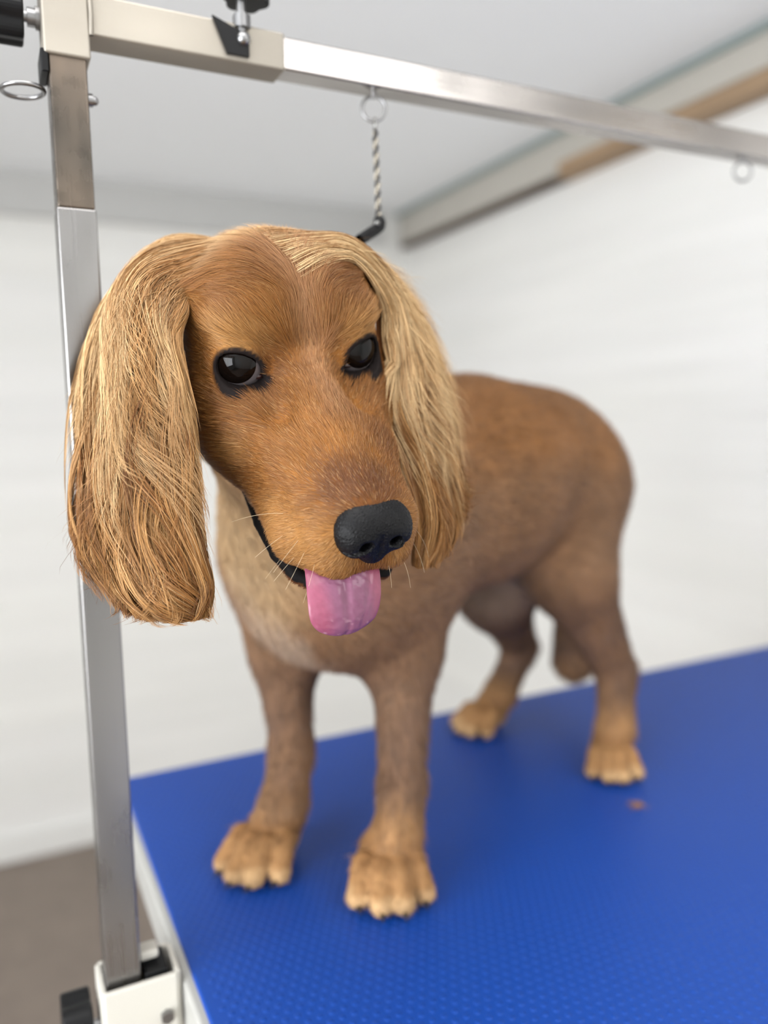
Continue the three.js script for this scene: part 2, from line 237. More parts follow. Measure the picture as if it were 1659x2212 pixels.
function headField(x, y, z) {
  const ax = Math.abs(x);
  let d = ell(x, y, z, [0, 0.7, -4.9], [5.0, 4.5, 5.3]);
  d = smin(d, ell(ax, y, z, [1.6, 1.6, -2.5], [2.6, 2.8, 2.3]), 1.5);
  d = smin(d, ball(ax, y, z, [2.9, 1.55, -0.95], 1.1), 1.0); // brow
  d = smin(d, ell(ax, y, z, [3.7, -2.6, -2.4], [1.8, 3.0, 3.3]), 1.2); // cheek
  d = smin(d, ell(ax, y, z, [3.2, -4.2, -0.4], [1.7, 2.0, 2.6]), 1.4);
  d = smin(d, rcone(ax, y, z, [2.8, -2.5, -0.7], [1.7, -3.8, 3.4], 1.5, 1.6), 1.0);
  d = smin(d, rcone(x, y, z, [0, -1.4, 0.2], [0, -4.7, 7.4], 1.7, 1.45), 1.2); // bridge
  let m = rcone(ax, y, z, [1.4, -3.5, 1.0], [1.25, -5.7, 6.9], 2.1, 1.65);
  m = smin(m, rcone(ax, y, z, [2.5, -5.0, 0.8], [2.1, -6.7, 5.2], 1.5, 1.45), 0.9); // flews
  m = smin(m, rcone(ax, y, z, [2.1, -6.7, 5.2], [1.35, -7.0, 7.2], 1.45, 1.2), 0.7);
  m = smin(m, ball(x, y, z, [0, -6.9, 7.5], 0.85), 0.8);
  d = smin(d, m, 0.9);
  d = smax(d, -rcone(x, y, z, [0, 4.6, 0.6], [0, 0.9, 1.3], 0.45, 0.55), 1.4); // furrow
  d = smax(d, -rcone(ax, y, z, [1.8, 0.5, 1.1], [2.35, -1.6, 2.5], 0.45, 0.5), 1.0); // hollow at the inner eye corner
  // eyes: lids over the ball, then the opening
  for (const e of EYES) {
    if (Math.abs(x - e.c[0]) > 4 || Math.abs(y - e.c[1]) > 4 || Math.abs(z - e.c[2]) > 4) continue;
    d = smin(d, ball(x, y, z, e.c, e.r + 0.16), 0.55);
    const l = eyeLocal(e, x, y, z), yy = l[1] + (l[1] > 0 ? 0 : 0.0);
    let op = ell(l[0], yy, l[2], [0, -0.12, 1.5], [1.27, 0.86, 1.05]); op = smin(op, ell(l[0] * -e.s, yy, l[2], [0.95, -0.4, 1.25], [0.5, 0.3, 0.8]), 0.3);
    d = smax(d, -op, 0.14); d = smax(d, -ball(x, y, z, e.c, e.r + 0.015), 0.03);
  }
  // lower jaw, held a little open
  let j = rcone(x, y, z, [0, -6.6, -1.5], [0, -9.2, 4.8], 2.1, 1.35);
  j = smin(j, lowerLip(ax, y, z), 0.6);
  d = smin(d, j, 0.3);
  d = smin(d, rcone(x, y, z, [0, -3.4, -4.0], [1.0, -5.5, -7.5], 4.0, 5.2), 1.5); // throat
  return d;
}
// ---- body, world metres
const FLOORY = TABLE + 0.0006;
const B = {
  chest: [0.152, 1.072, 0.225], mid: [0.297, 1.118, 0.172], loin: [0.385, 1.118, 0.135], pelvis: [0.418, 1.118, 0.127],
  sL: [0.2, 1.06, 0.215], elL: [0.197, 0.992, 0.24], caL: [0.176, 0.9, 0.275], paL: [0.166, 0.868, 0.286],
  sR: [0.124, 1.062, 0.165], elR: [0.122, 0.99, 0.17], caR: [0.116, 0.912, 0.199], paR: [0.103, 0.876, 0.213],
  hipL: [0.425, 1.098, 0.157], knL: [0.405, 1.03, 0.186], hoL: [0.463, 0.92, 0.19], mtL: [0.447, 0.868, 0.208],
  hipR: [0.436, 1.085, 0.087], knR: [0.377, 0.995, 0.104], hoR: [0.434, 0.917, 0.069], mtR: [0.405, 0.87, 0.071],
};
// paws: centre on the table, heading, size
const PAWS = [[[0.154, 0.294], [-0.36, 0.93], 1.0], [[0.084, 0.219], [-0.72, 0.69], 1.0], [[0.431, 0.221], [-0.55, 0.83], 0.86], [[0.38, 0.072], [-0.93, 0.3], 0.9]];
const toes = [], CLAWS = [];
for (const [[x, z], hd, s] of PAWS) {
  const f = [hd[0], 0, hd[1]], r = [hd[1], 0, -hd[0]];
  toes.push({ a: [x - f[0] * 0.015 * s, FLOORY + 0.019 * s, z - f[2] * 0.015 * s], b: [x + f[0] * 0.004 * s, FLOORY + 0.0145 * s, z + f[2] * 0.004 * s], ra: 0.0195 * s, rb: 0.0145 * s });
  [-1.5, -0.5, 0.5, 1.5].forEach((k) => {
    const mid = Math.abs(k) < 1, L = (mid ? 0.031 : 0.02) * s, o = k * 0.0158 * s, up = [x + r[0] * o * 0.78 + f[0] * (mid ? 0.01 : 0.002) * s, FLOORY + 0.0235 * s, z + r[2] * o * 0.78 + f[2] * (mid ? 0.01 : 0.002) * s], tip = [x + r[0] * o + f[0] * L, FLOORY + 0.0088 * s, z + r[2] * o + f[2] * L];
    toes.push({ a: up, b: tip, ra: 0.0084 * s, rb: 0.0084 * s, toe: true });
    CLAWS.push([[tip[0] + f[0] * 0.005, tip[1] + 0.001, tip[2] + f[2] * 0.005], f, s]);
  });
}
function bodyField(x, y, z) {
  let d = ell(x, y, z, [0.158, 1.085, 0.215], [0.082, 0.1, 0.078]);
  d = smin(d, rcone(x, y, z, B.chest, B.mid, 0.07, 0.082), 0.05);
  d = smin(d, rcone(x, y, z, B.mid, B.loin, 0.084, 0.075), 0.05);
  d = smin(d, rcone(x, y, z, B.loin, B.pelvis, 0.074, 0.074), 0.05);
  d = smin(d, rcone(x, y, z, [0.155, 1.105, 0.225], [0.082, 1.185, 0.31], 0.074, 0.058), 0.05); // neck
  // forelegs
  d = smin(d, rcone(x, y, z, B.sL, B.elL, 0.045, 0.026), 0.035); d = smin(d, rcone(x, y, z, B.elL, B.caL, 0.0255, 0.0165), 0.02); d = smin(d, rcone(x, y, z, B.caL, B.paL, 0.0175, 0.018), 0.01);
  d = smin(d, rcone(x, y, z, B.sR, B.elR, 0.045, 0.026), 0.035); d = smin(d, rcone(x, y, z, B.elR, B.caR, 0.0255, 0.016), 0.02); d = smin(d, rcone(x, y, z, B.caR, B.paR, 0.017, 0.018), 0.01);
  // hind legs: thigh, shank, metatarsus
  d = smin(d, rcone(x, y, z, B.hipL, B.knL, 0.06, 0.042), 0.03); d = smin(d, rcone(x, y, z, B.knL, B.hoL, 0.038, 0.019), 0.025); d = smin(d, rcone(x, y, z, B.hoL, B.mtL, 0.0185, 0.0175), 0.012);
  d = smin(d, rcone(x, y, z, B.hipR, B.knR, 0.06, 0.038), 0.03); d = smin(d, rcone(x, y, z, B.knR, B.hoR, 0.034, 0.0175), 0.025); d = smin(d, rcone(x, y, z, B.hoR, B.mtR, 0.0175, 0.0165), 0.012);
  const J = [[B.paL, 0], [B.paR, 5], [B.mtL, 10], [B.mtR, 15]];
  for (const [p, k] of J) if (Math.abs(x - p[0]) < 0.09 && Math.abs(z - p[2]) < 0.09 && y < TABLE + 0.1) {
    let q = rcone(x, y, z, p, toes[k].a, 0.0175, toes[k].ra * 0.95); q = smin(q, rcone(x, y, z, toes[k].a, toes[k].b, toes[k].ra, toes[k].rb), 0.01);
    for (let i = 1; i < 5; i++) q = smin(q, rcone(x, y, z, toes[k + i].a, toes[k + i].b, toes[k + i].ra, toes[k + i].rb), 0.0016);
    d = smin(d, q, 0.008);
  }
  // sheath and tail
  d = smin(d, rcone(x, y, z, [0.34, 1.038, 0.142], [0.375, 1.04, 0.128], 0.013, 0.017), 0.02);
  d = smin(d, rcone(x, y, z, [0.505, 1.13, 0.085], [0.49, 0.9, 0.092], 0.018, 0.024), 0.02);
  return Math.max(d, FLOORY - y);
}
// ---- coat colours, linear
const GOLD = lin(139, 90, 40), RED = lin(103, 62, 26), DEEP = lin(80, 45, 23), CREAM = lin(214, 182, 136), PALE = lin(178, 132, 78), SKIN = lin(24, 18, 17), LIP = lin(12, 9, 9), TAUPE = lin(124, 97, 75), DUSK = lin(103, 79, 64);
function headColor(p) {
  const [x, y, z] = p; let c = GOLD;
  c = mix3(c, RED, clamp(0.35 + 0.6 * noise(x * 0.45 + 7, y * 0.45, z * 0.45) + 0.3 * noise(x, y, z + 9), 0, 0.8));
  c = mix3(c, DEEP, 0.7 * sstep(2.3, 0.7, Math.hypot(x * 0.7 + 0.3, (y + 3.7), (z - 7.8) * 0.8))); // dark saddle above the nose
  c = mix3(c, PALE, 0.75 * sstep(1.7, 0.3, Math.hypot((Math.abs(x) - 3.1) * 0.7, (y - 1.35) * 1.3, z + 0.2)));  // lighter brow hair, with the highlight of the brow ridge painted in
  c = mix3(c, PALE, 0.6 * sstep(1.6, 0.2, Math.hypot((Math.abs(x) - 3.3) * 0.8, y + 3.6, (z - 1.2) * 0.8)));
  c = mix3(c, PALE, 0.45 * sstep(-0.5, -2.6, Math.abs(y + 6.2) - 3) * sstep(3, 5, z) * sstep(0.4, 1.4, Math.abs(x)));
  c = mix3(c, lin(168, 124, 88), 0.6 * Math.exp(-Math.pow((x - 0.25 + 0.3 * noise(y, z, 4)) / 0.75, 2)) * sstep(5.5, 2.5, z) * sstep(-3.5, -1.5, z)); // pale blaze
  c = mix3(c, CREAM, 0.55 * sstep(3.2, 5.2, y) * sstep(-2.0, -5.0, z));
  c = mix3(c, DEEP, 0.85 * jawBand(p)); // dark lower lip
  return c;
}
function skinMask(p) { // 0 on bare skin, 1 where hair grows
  let m = 1;
  for (const e of EYES) { const l = eyeLocal(e, ...p); const yy = l[1] < 0 ? l[1] * 0.74 : l[1] + 0.06; const q = Math.hypot(l[0] / (l[0] * e.s > 0 ? 1.32 : 1.42), yy / 1.14); if (l[2] > -0.3) m = Math.min(m, sstep(0.92, 1.06, q)); const ic = Math.hypot((l[0] + e.s * 1.4) * 0.8, (l[1] + 0.5) * 1.15); if (l[2] > -0.6) m = Math.min(m, sstep(0.48, 0.64, ic)); }
  const nz = Math.hypot(p[0] / 1.85, (p[1] + 5.25) / 1.45, (p[2] - 8.6) / 1.25); m = Math.min(m, sstep(0.9, 1.02, nz));
  return m;
}
function lipMask(p) { const ya = -6.55 - 0.44 * (p[2] - 0.1); return lowerLip(Math.abs(p[0]), p[1], p[2]) < 0.14 && p[2] > -0.2 && p[1] > ya + 0.04 * noise(p[0] * 3, p[1] * 3, p[2] * 3) - 0.05 ? 1 : 0; }
const jawBand = (p) => sstep(0.5, 0.2, lowerLip(Math.abs(p[0]), p[1], p[2])) * sstep(-6, -6.8, p[1]);
function headSkin(p) { let c = headColor(p); c = mix3(SKIN, c, skinMask(p)); if (lipMask(p)) c = LIP; return c; }
function bodyColor(w) { // golden back, greyer and darker lower down, edges broken by noise, pale feet
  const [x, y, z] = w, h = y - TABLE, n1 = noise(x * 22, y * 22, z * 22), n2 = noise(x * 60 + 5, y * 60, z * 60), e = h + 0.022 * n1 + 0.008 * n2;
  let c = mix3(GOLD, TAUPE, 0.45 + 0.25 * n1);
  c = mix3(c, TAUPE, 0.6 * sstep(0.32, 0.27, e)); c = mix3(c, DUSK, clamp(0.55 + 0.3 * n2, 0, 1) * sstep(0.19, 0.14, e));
  const foot = h + 0.006 * n2; c = mix3(c, lin(160, 120, 78), 0.85 * sstep(0.085, 0.03, foot + 0.012 * n1)); c = mix3(c, RED, 0.28 * sstep(0.026, 0.03, foot) * sstep(0.042, 0.036, foot)); c = mix3(c, CREAM, 0.4 * sstep(0.0165, 0.012, foot));
  c = mix3(c, lin(196, 172, 148), 0.6 * sstep(0.05, 0.02, Math.hypot(x - 0.1, (y - 1.04) * 0.6, z - 0.235) + 0.01 * n2));
  c = mix3(c, CREAM, 0.5 * sstep(0.09, 0.03, Math.hypot(x - 0.05, y - 1.1, z - 0.26) + 0.015 * n1));
  c = mix3(c, lin(170, 146, 126), 0.6 * sstep(0.06, 0.02, Math.hypot(x - 0.355, y - 1.02, z - 0.135)));
  const g = 1 + 0.14 * noise(x * 38, y * 38, z * 38) + 0.12 * noise(x * 110, y * 110, z * 110);
  return c.map((q) => q * g);
}
const dog = thing('dog', 'golden cocker spaniel with long wavy ears standing on the blue table, tongue out', 'dog', [0.2, TABLE, 0.24]);
const dogM = new THREE.Matrix4().makeTranslation(-0.2, -TABLE, -0.24);
const local = (g) => g.applyMatrix4(dogM);
const headG = meshField(headField, [-7.5, -12.5, -12.5], [7.5, 6.5, 9.6], 0.17);
paint(headG, (p) => headSkin(p));
{ const m = new THREE.Matrix4().makeBasis(V(...HX), V(...HY), V(...HZ)).scale(V(0.01, 0.01, 0.01)).setPosition(...HO); headG.applyMatrix4(m); }
const bodyG = meshField(bodyField, [-0.02, TABLE - 0.006, -0.02], [0.56, 1.27, 0.4], 0.0042);
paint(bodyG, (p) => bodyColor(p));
const furM = phys(0xffffff, 0.75, { vertexColors: true, specularIntensity: 0.3 });
mesh('body', local(mergeGeometries([headG.clone(), bodyG.clone()])), furM, dog);
// ---- eyes, nose, tongue
const headM = new THREE.Matrix4().makeBasis(V(...HX), V(...HY), V(...HZ)).scale(V(0.01, 0.01, 0.01)).setPosition(...HO).premultiply(dogM);
const intoHead = (g) => g.applyMatrix4(headM);
const sclera = phys(0x605a5c, 0.25, { specularIntensity: 0.3, clearcoat: 0.5, clearcoatRoughness: 0.02 }), irisM = phys(0x0d0806, 0.3, { specularIntensity: 0, clearcoat: 0.4, clearcoatRoughness: 0.01 }), pupilM = phys(0x020202, 0.3, { specularIntensity: 0, clearcoat: 0.4, clearcoatRoughness: 0.01 });
for (const e of EYES) {
  const look = nrm3([e.g[0] - 0.2, e.g[1] + 0.2, e.g[2]]);
  const q = new THREE.Quaternion().setFromUnitVectors(V(0, 1, 0), V(...look));
  const cap = (r, a0, a1) => { const g = new THREE.SphereGeometry(r, 64, 24, 0, Math.PI * 2, a0, a1 - a0); return intoHead(g.applyQuaternion(q).translate(...e.c)); };
  const eye = mesh('eye', cap(e.r, 0.5, Math.PI), sclera, dog);
  mesh('iris', cap(e.r + 0.012, 0.22, 0.83), irisM, eye); mesh('pupil', cap(e.r + 0.014, 0, 0.24), pupilM, eye);
  const cr = nrm3(e.hx.map((x, k) => -e.s * x * 0.86 - e.vy[k] * 0.28 + e.g[k] * 0.62)); // third eyelid in the inner corner
  mesh('tear_duct', intoHead(new THREE.SphereGeometry(0.3, 20, 14).scale(1.1, 0.55, 0.6).translate(e.c[0] + cr[0] * 1.22, e.c[1] + cr[1] * 1.22, e.c[2] + cr[2] * 1.22)), phys(0x2c1513, 0.3, { clearcoat: 0.6 }), eye);
}
{
  const N = [0, -5.2, 8.45];
  const cells = (x, y, z) => { // pebbled leather
    const s = 7.5, ix = Math.floor(x * s), iy = Math.floor(y * s), iz = Math.floor(z * s); let a = 9, b = 9;
    for (let i = -1; i < 2; i++) for (let j = -1; j < 2; j++) for (let k = -1; k < 2; k++) { const X = ix + i, Y = iy + j, Z = iz + k, d = Math.hypot(X + hash(X, Y, Z) - x * s, Y + hash(X + 71, Y, Z) - y * s, Z + hash(X, Y + 37, Z) - z * s); if (d < a) { b = a; a = d; } else if (d < b) b = d; }
    return clamp(b - a, 0, 0.6);
  };
  const f = (X, Y, Z) => {
    const x = X - N[0], y = Y - N[1], z = Z - N[2], ax = Math.abs(x);
    let d = ell(x, y, z, [0, 0.2, -0.3], [1.8, 1.2, 1.25]);
    d = smin(d, ell(ax, y, z, [0.95, -0.18, 0.08], [0.86, 0.98, 0.86]), 0.5);
    d = smin(d, ell(x, y, z, [0, -1.05, -0.2], [0.75, 0.8, 0.75]), 0.5);
    d = smax(d, -rcone(x, y, z, [0, 0.05, 0.98], [0, -1.6, 0.45], 0.05, 0.09), 0.22);
    d = smax(d, -rcone(ax, y, z, [0.72, -0.4, 1.15], [0.82, -0.25, 0.1], 0.33, 0.36), 0.14);
    d = smax(d, -rcone(ax, y, z, [0.85, -0.62, 0.9], [1.8, -0.74, 0.2], 0.17, 0.1), 0.16);
    if (Math.abs(d) < 0.12) d -= 0.05 * cells(X, Y, Z);
    return d;
  };
  const g = meshField(f, [-2.3, -7.6, 6.6], [2.3, -3.4, 10.2], 0.045);
  mesh('nose', intoHead(g), phys(0x09090b, 0.5, { specularIntensity: 0.4 }), dog);
  // tongue
  const axis = new THREE.CatmullRomCurve3([[-0.1, -7.4, 3.5], [-0.7, -7.45, 6.0], [-1.1, -7.8, 7.6], [-1.4, -8.6, 8.55], [-1.6, -9.55, 8.95], [-1.75, -10.3, 9.0]].map((p) => V(...p)));
  const P = [], I = [], nu = 90, nv = 96, up0 = V(0, 0.6, 1);
  for (let i = 0; i <= nu; i++) {
    const s = i / nu, c = axis.getPoint(s), t = axis.getTangent(s), side = V(1, 0.05, 0).sub(t.clone().multiplyScalar(t.x)).normalize(), n = side.clone().cross(t).normalize().multiplyScalar(-1);
    const q = clamp((s - 0.62) / 0.38, 0, 1), w = 1.8 * (0.9 + 0.1 * Math.sin(s * 3)) * Math.sqrt(Math.max(1 - Math.pow(q, 2.5), 0.0004)), th = 0.3 * Math.sqrt(Math.max(1 - Math.pow(q, 4), 0.0004));
    for (let j = 0; j < nv; j++) {
      const a = (j / nv) * Math.PI * 2, ca = Math.cos(a), sa = Math.sin(a), x = w * Math.sign(ca) * Math.pow(Math.abs(ca), 0.85);
      let y = th * sa; const u = x / 1.8;
      if (sa > 0) { const r = Math.abs(sa) * (1 - q * 0.55); y += r * (0.1 * Math.cos(u * 2.0) - 0.13 * Math.exp(-Math.pow((u - 0.02 - 0.05 * Math.sin(s * 9)) / 0.06, 2)) - 0.06 * Math.exp(-Math.pow((u - 0.5 + 0.6 * (s - 0.75)) / 0.05, 2)) * sstep(0.95, 0.8, s) + 0.04 * noise(u * 2.2, s * 5, 2) + 0.03 * noise(x * 3, s * 26, 5) + 0.016 * noise(x * 9, s * 80, 8)); }
      const p = c.clone().addScaledVector(side, x).addScaledVector(n, y); P.push(p.x, p.y, p.z);
    }
  }
  for (let i = 0; i < nu; i++) for (let j = 0; j < nv; j++) { const a = i * nv + j, b = i * nv + ((j + 1) % nv); I.push(a, b, a + nv, b, b + nv, a + nv); }
  const tip = P.length / 3; { const c = axis.getPoint(1); P.push(c.x, c.y, c.z); for (let j = 0; j < nv; j++) I.push(nu * nv + j, nu * nv + ((j + 1) % nv), tip); }
  const tg = new THREE.BufferGeometry(); tg.setAttribute('position', new THREE.BufferAttribute(new Float32Array(P), 3)); tg.setIndex(I); tg.computeVertexNormals();
  paint(tg, (p) => { const m = mix3(lin(120, 73, 97), lin(138, 68, 89), sstep(0.7, 1.5, Math.abs(p[0] + 1.2)) * 0.8); const fleck = sstep(0.55, 0.8, noise(p[0] * 6, p[1] * 5, p[2] * 5)) * sstep(-8.8, -9.6, p[1]); return mix3(m, lin(184, 146, 160), fleck * 0.55).map((v) => v * (1 + 0.06 * noise(p[0] * 14, p[1] * 6, p[2] * 6))); });
  mesh('tongue', intoHead(tg), phys(0xffffff, 0.38, { vertexColors: true, specularIntensity: 0.6, clearcoat: 0.25, clearcoatRoughness: 0.15 }), dog);
}
for (const [p, f, s] of CLAWS) {
  const g = new THREE.ConeGeometry(0.0024 * s, 0.011 * s, 8); g.rotateX(Math.PI / 2); g.rotateY(Math.atan2(f[0], f[2]));
  mesh('claw', local(g.rotateX(0).translate(p[0] + f[0] * 0.006 * s, p[1] - 0.004, p[2] + f[2] * 0.006 * s)), std(0x2a2622, 0.45), dog);
}
// ---- coat: short hair as fine blades rooted on the skin
class Blades { // collects ribbons into one geometry
  constructor() { this.p = []; this.n = []; this.c = []; this.i = []; }
  // pts: [[x,y,z],...], nor: outward direction, side: width direction, w: half width at root
  add(pts, nor, w, col, roll, tipw = 0.15, full = 0.35) {
    const N = pts.length, base = this.p.length / 3;
    for (let k = 0; k < N; k++) {
      const a = pts[Math.max(k - 1, 0)], b = pts[Math.min(k + 1, N - 1)], t = nrm3([b[0] - a[0], b[1] - a[1], b[2] - a[2]]);
      const nn = Array.isArray(nor[0]) ? nor[k] : nor; let s = nrm3(cross3(t, nn)); const m = cross3(s, t), cr = Math.cos(roll), sr = Math.sin(roll);
      s = [s[0] * cr + m[0] * sr, s[1] * cr + m[1] * sr, s[2] * cr + m[2] * sr]; const o = cross3(s, t);
      const q = k / (N - 1), ww = w * (q < full ? mixn(0.75, 1, q / full) : mixn(1, tipw, (q - full) / (1 - full)));
      for (const e of k === N - 1 ? [0] : [-1, 1]) {
        this.p.push(pts[k][0] + s[0] * ww * e, pts[k][1] + s[1] * ww * e, pts[k][2] + s[2] * ww * e);
        const v = nrm3([o[0] + s[0] * e * 0.6 , o[1] + s[1] * e * 0.6, o[2] + s[2] * e * 0.6]); this.n.push(...v); this.c.push(...col);
      }
    }
    for (let k = 0; k < N - 2; k++) { const a = base + k * 2; this.i.push(a, a + 1, a + 2, a + 1, a + 3, a + 2); }
    this.i.push(base + (N - 2) * 2, base + (N - 2) * 2 + 1, base + (N - 1) * 2);
  }
  geometry() { const g = new THREE.BufferGeometry(); g.setAttribute('position', new THREE.BufferAttribute(new Float32Array(this.p), 3)); g.setAttribute('normal', new THREE.BufferAttribute(new Float32Array(this.n), 3)); g.setAttribute('color', new THREE.BufferAttribute(new Float32Array(this.c), 3)); g.setIndex(this.i); return g; }
}
function sampler(g) { // area-weighted random points on a mesh
  const P = g.attributes.position.array, Nn = g.attributes.normal.array, I = g.index.array, n = I.length / 3, cum = new Float64Array(n); let A = 0;
  for (let t = 0; t < n; t++) { const [a, b, c] = [I[t * 3] * 3, I[t * 3 + 1] * 3, I[t * 3 + 2] * 3]; const u = [P[b] - P[a], P[b + 1] - P[a + 1], P[b + 2] - P[a + 2]], v = [P[c] - P[a], P[c + 1] - P[a + 1], P[c + 2] - P[a + 2]]; A += Math.hypot(...cross3(u, v)) / 2; cum[t] = A; }
  return { area: A, pick(R) { let x = R() * A, lo = 0, hi = n - 1; while (lo < hi) { const m = (lo + hi) >> 1; if (cum[m] < x) lo = m + 1; else hi = m; } let u = R(), v = R(); if (u + v > 1) { u = 1 - u; v = 1 - v; } const w = 1 - u - v, k = [I[lo * 3] * 3, I[lo * 3 + 1] * 3, I[lo * 3 + 2] * 3]; const f = (B) => [0, 1, 2].map((j) => B[k[0] + j] * w + B[k[1] + j] * u + B[k[2] + j] * v); return [f(P), nrm3(f(Nn))]; } };
}
const jitter = (c, R, a) => { const k = 1 + (R() * 2 - 1) * a, y = (R() - 0.5) * 0.12; return [c[0] * k, c[1] * k * (1 + y), c[2] * k * (1 + 2 * y)].map((v) => clamp(v, 0, 0.95)); };
const hairM = phys(0xffffff, 0.5, { vertexColors: true, specularIntensity: 0.6 });
{ // head
  const R = rng(11), S = sampler(headG), bl = new Blades(), NOSE = [0, -4.3, 9.6], count = 275000;
  for (let i = 0; i < count; i++) {
    const [w, n] = S.pick(R), h = w2h(w), nh = [dot3(n, HX), dot3(n, HY), dot3(n, HZ)];
    if (h[2] < -8.5 || h[1] < -10.2) continue;
    if (skinMask(h) < R() || lipMask(h)) continue;
    if (h[1] < -6.5 && nh[1] < -0.75) continue;
    let d = [h[0] - NOSE[0], h[1] - NOSE[1], h[2] - NOSE[2]]; const far = Math.hypot(...d); d = nrm3(d);
    const back = sstep(6, 11, far); // cheeks and skull: hair turns down and outward
    d = nrm3([d[0] + 0.25 * clamp(h[0] / 2, -1, 1) * back, d[1] - 0.25 * back * sstep(2.5, -1, h[1]) - 0.3 * sstep(-5, -7, h[1]), d[2]]);
    const crown = sstep(2.2, 4.2, h[1]); d = nrm3([d[0] + 1.5 * crown * clamp((h[0] - 0.2) / 1.6, -1, 1), d[1] * (1 - 0.5 * crown), d[2]]); // parted on the crown
    const sw = 0.28 * noise(h[0] * 0.9, h[1] * 0.9, h[2] * 0.9 + 3) + 0.22 * noise(h[0] * 2.6, h[1] * 2.6, h[2] * 2.6) + (R() - 0.5) * 0.26;
    const t0 = nrm3([0, 1, 2].map((k) => d[k] - nh[k] * dot3(d, nh))), s0 = cross3(nh, t0), t = [0, 1, 2].map((k) => t0[k] * Math.cos(sw) + s0[k] * Math.sin(sw));
    let L = mixn(0.38, 0.85, sstep(2, 11, far)) * (0.7 + 0.6 * R()); L *= 1 + 0.6 * sstep(1.5, 2.5, h[1]) * sstep(-1.5, -2.5, h[2]) + 0.5 * sstep(3, 4.4, h[1]); L *= 1 + 0.6 * sstep(2.6, 4.2, Math.abs(h[0])) * sstep(0.5, 2, h[1]); const rim = EYES.map((e) => Math.hypot(...eyeLocal(e, ...h))); if (Math.min(...rim) < 1.9) L *= 0.5; if (jawBand(h) > 0.3) L *= 0.45;
    const lift = 0.1 + 0.18 * R() + 0.12 * noise(h[0] * 1.7, h[1] * 1.7, h[2] * 1.7), cl = noise(h[0] * 4, h[1] * 4, h[2] * 4);
    const pts = []; for (let k = 0; k < 4; k++) { const q = k / 3, u = L * q, v = L * lift * (q - 0.62 * q * q) + (k ? 0.0 : -0.03); pts.push(h2w([0, 1, 2].map((j) => h[j] + t[j] * u + nh[j] * v + s0[j] * cl * 0.1 * L * q * q))); }
    const c = headColor(h); let col = jitter(c, R, 0.2); const r = R(); if (r < 0.08) col = mix3(col, mix3(PALE, CREAM, 0.3), 0.45); else if (r > 0.9) col = col.map((v) => v * 0.68);
    bl.add(pts, n, 0.00008 + 0.00004 * R(), col, (R() - 0.5) * 1.5);
  }
  const m = mesh('face_hair', local(bl.geometry()), hairM, dog); m.userData.kind = 'stuff';
}
{ // trunk and legs
  const R = rng(12), S = sampler(bodyG), bl = new Blades(), count = 80000, AX = nrm3([0.9, -0.25, -0.3]);
  for (let i = 0; i < count; i++) {
    const [w, n] = S.pick(R); if (w[1] < TABLE + 0.006) continue; const hh = w2h(w); if (headField(...hh) < 0.2) continue;
    const leg = sstep(0.22, 0.14, w[1] - TABLE); let d = nrm3([AX[0] * (1 - leg), AX[1] - leg, AX[2] * (1 - leg)]);
    d = nrm3(d.map((v, k) => v + 0.35 * noise(w[0] * 25 + k * 7, w[1] * 25, w[2] * 25) + (R() - 0.5) * 0.4)); const t = nrm3(d.map((v, k) => v - n[k] * dot3(d, n)));
    const L = (w[1] < TABLE + 0.03 ? 0.005 : 0.011) * (0.7 + 0.6 * R()), lift = 0.18 + 0.25 * R(), pts = [];
    for (let k = 0; k < 3; k++) { const q = k / 2; pts.push([0, 1, 2].map((j) => w[j] + t[j] * L * q + n[j] * L * (lift * (q - 0.6 * q * q) - (k ? 0 : 0.03)))); }
    if (pts[2][1] < FLOORY + 0.0005) continue;
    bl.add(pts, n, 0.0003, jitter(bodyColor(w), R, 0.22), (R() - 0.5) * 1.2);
  }
  const m = mesh('body_hair', local(bl.geometry()), hairM, dog); m.userData.kind = 'stuff';
}
const EAR_R = [[[0.0118, 1.2379, 0.3774], [0.0252, 1.2605, 0.3698], [0.0397, 1.2761, 0.3502], [0.0543, 1.2852, 0.3282]],
[[0.0066, 1.2307, 0.3825], [-0.0008, 1.2500, 0.3652], [0.0015, 1.2602, 0.3471], [0.0128, 1.2732, 0.3240]],
[[0.0021, 1.2162, 0.3878], [-0.0106, 1.2243, 0.3749], [-0.0159, 1.2288, 0.3538], [-0.0145, 1.2312, 0.3295]],
[[0.0030, 1.1892, 0.3940], [-0.0134, 1.1895, 0.3882], [-0.0258, 1.1904, 0.3652], [-0.0297, 1.1890, 0.3366]],
[[0.0020, 1.1604, 0.3984], [-0.0152, 1.1566, 0.3972], [-0.0302, 1.1516, 0.3737], [-0.0363, 1.1552, 0.3433]],
[[0.0007, 1.1272, 0.4032], [-0.0158, 1.1240, 0.4034], [-0.0307, 1.1222, 0.3784], [-0.0385, 1.1265, 0.3482]],
[[0.0016, 1.0995, 0.4073], [-0.0138, 1.0968, 0.4079], [-0.0272, 1.1018, 0.3828], [-0.0378, 1.1102, 0.3540]],
[[0.0011, 1.0822, 0.4081], [-0.0130, 1.0822, 0.4080], [-0.0249, 1.0818, 0.3865], [-0.0343, 1.0978, 0.3619]]];
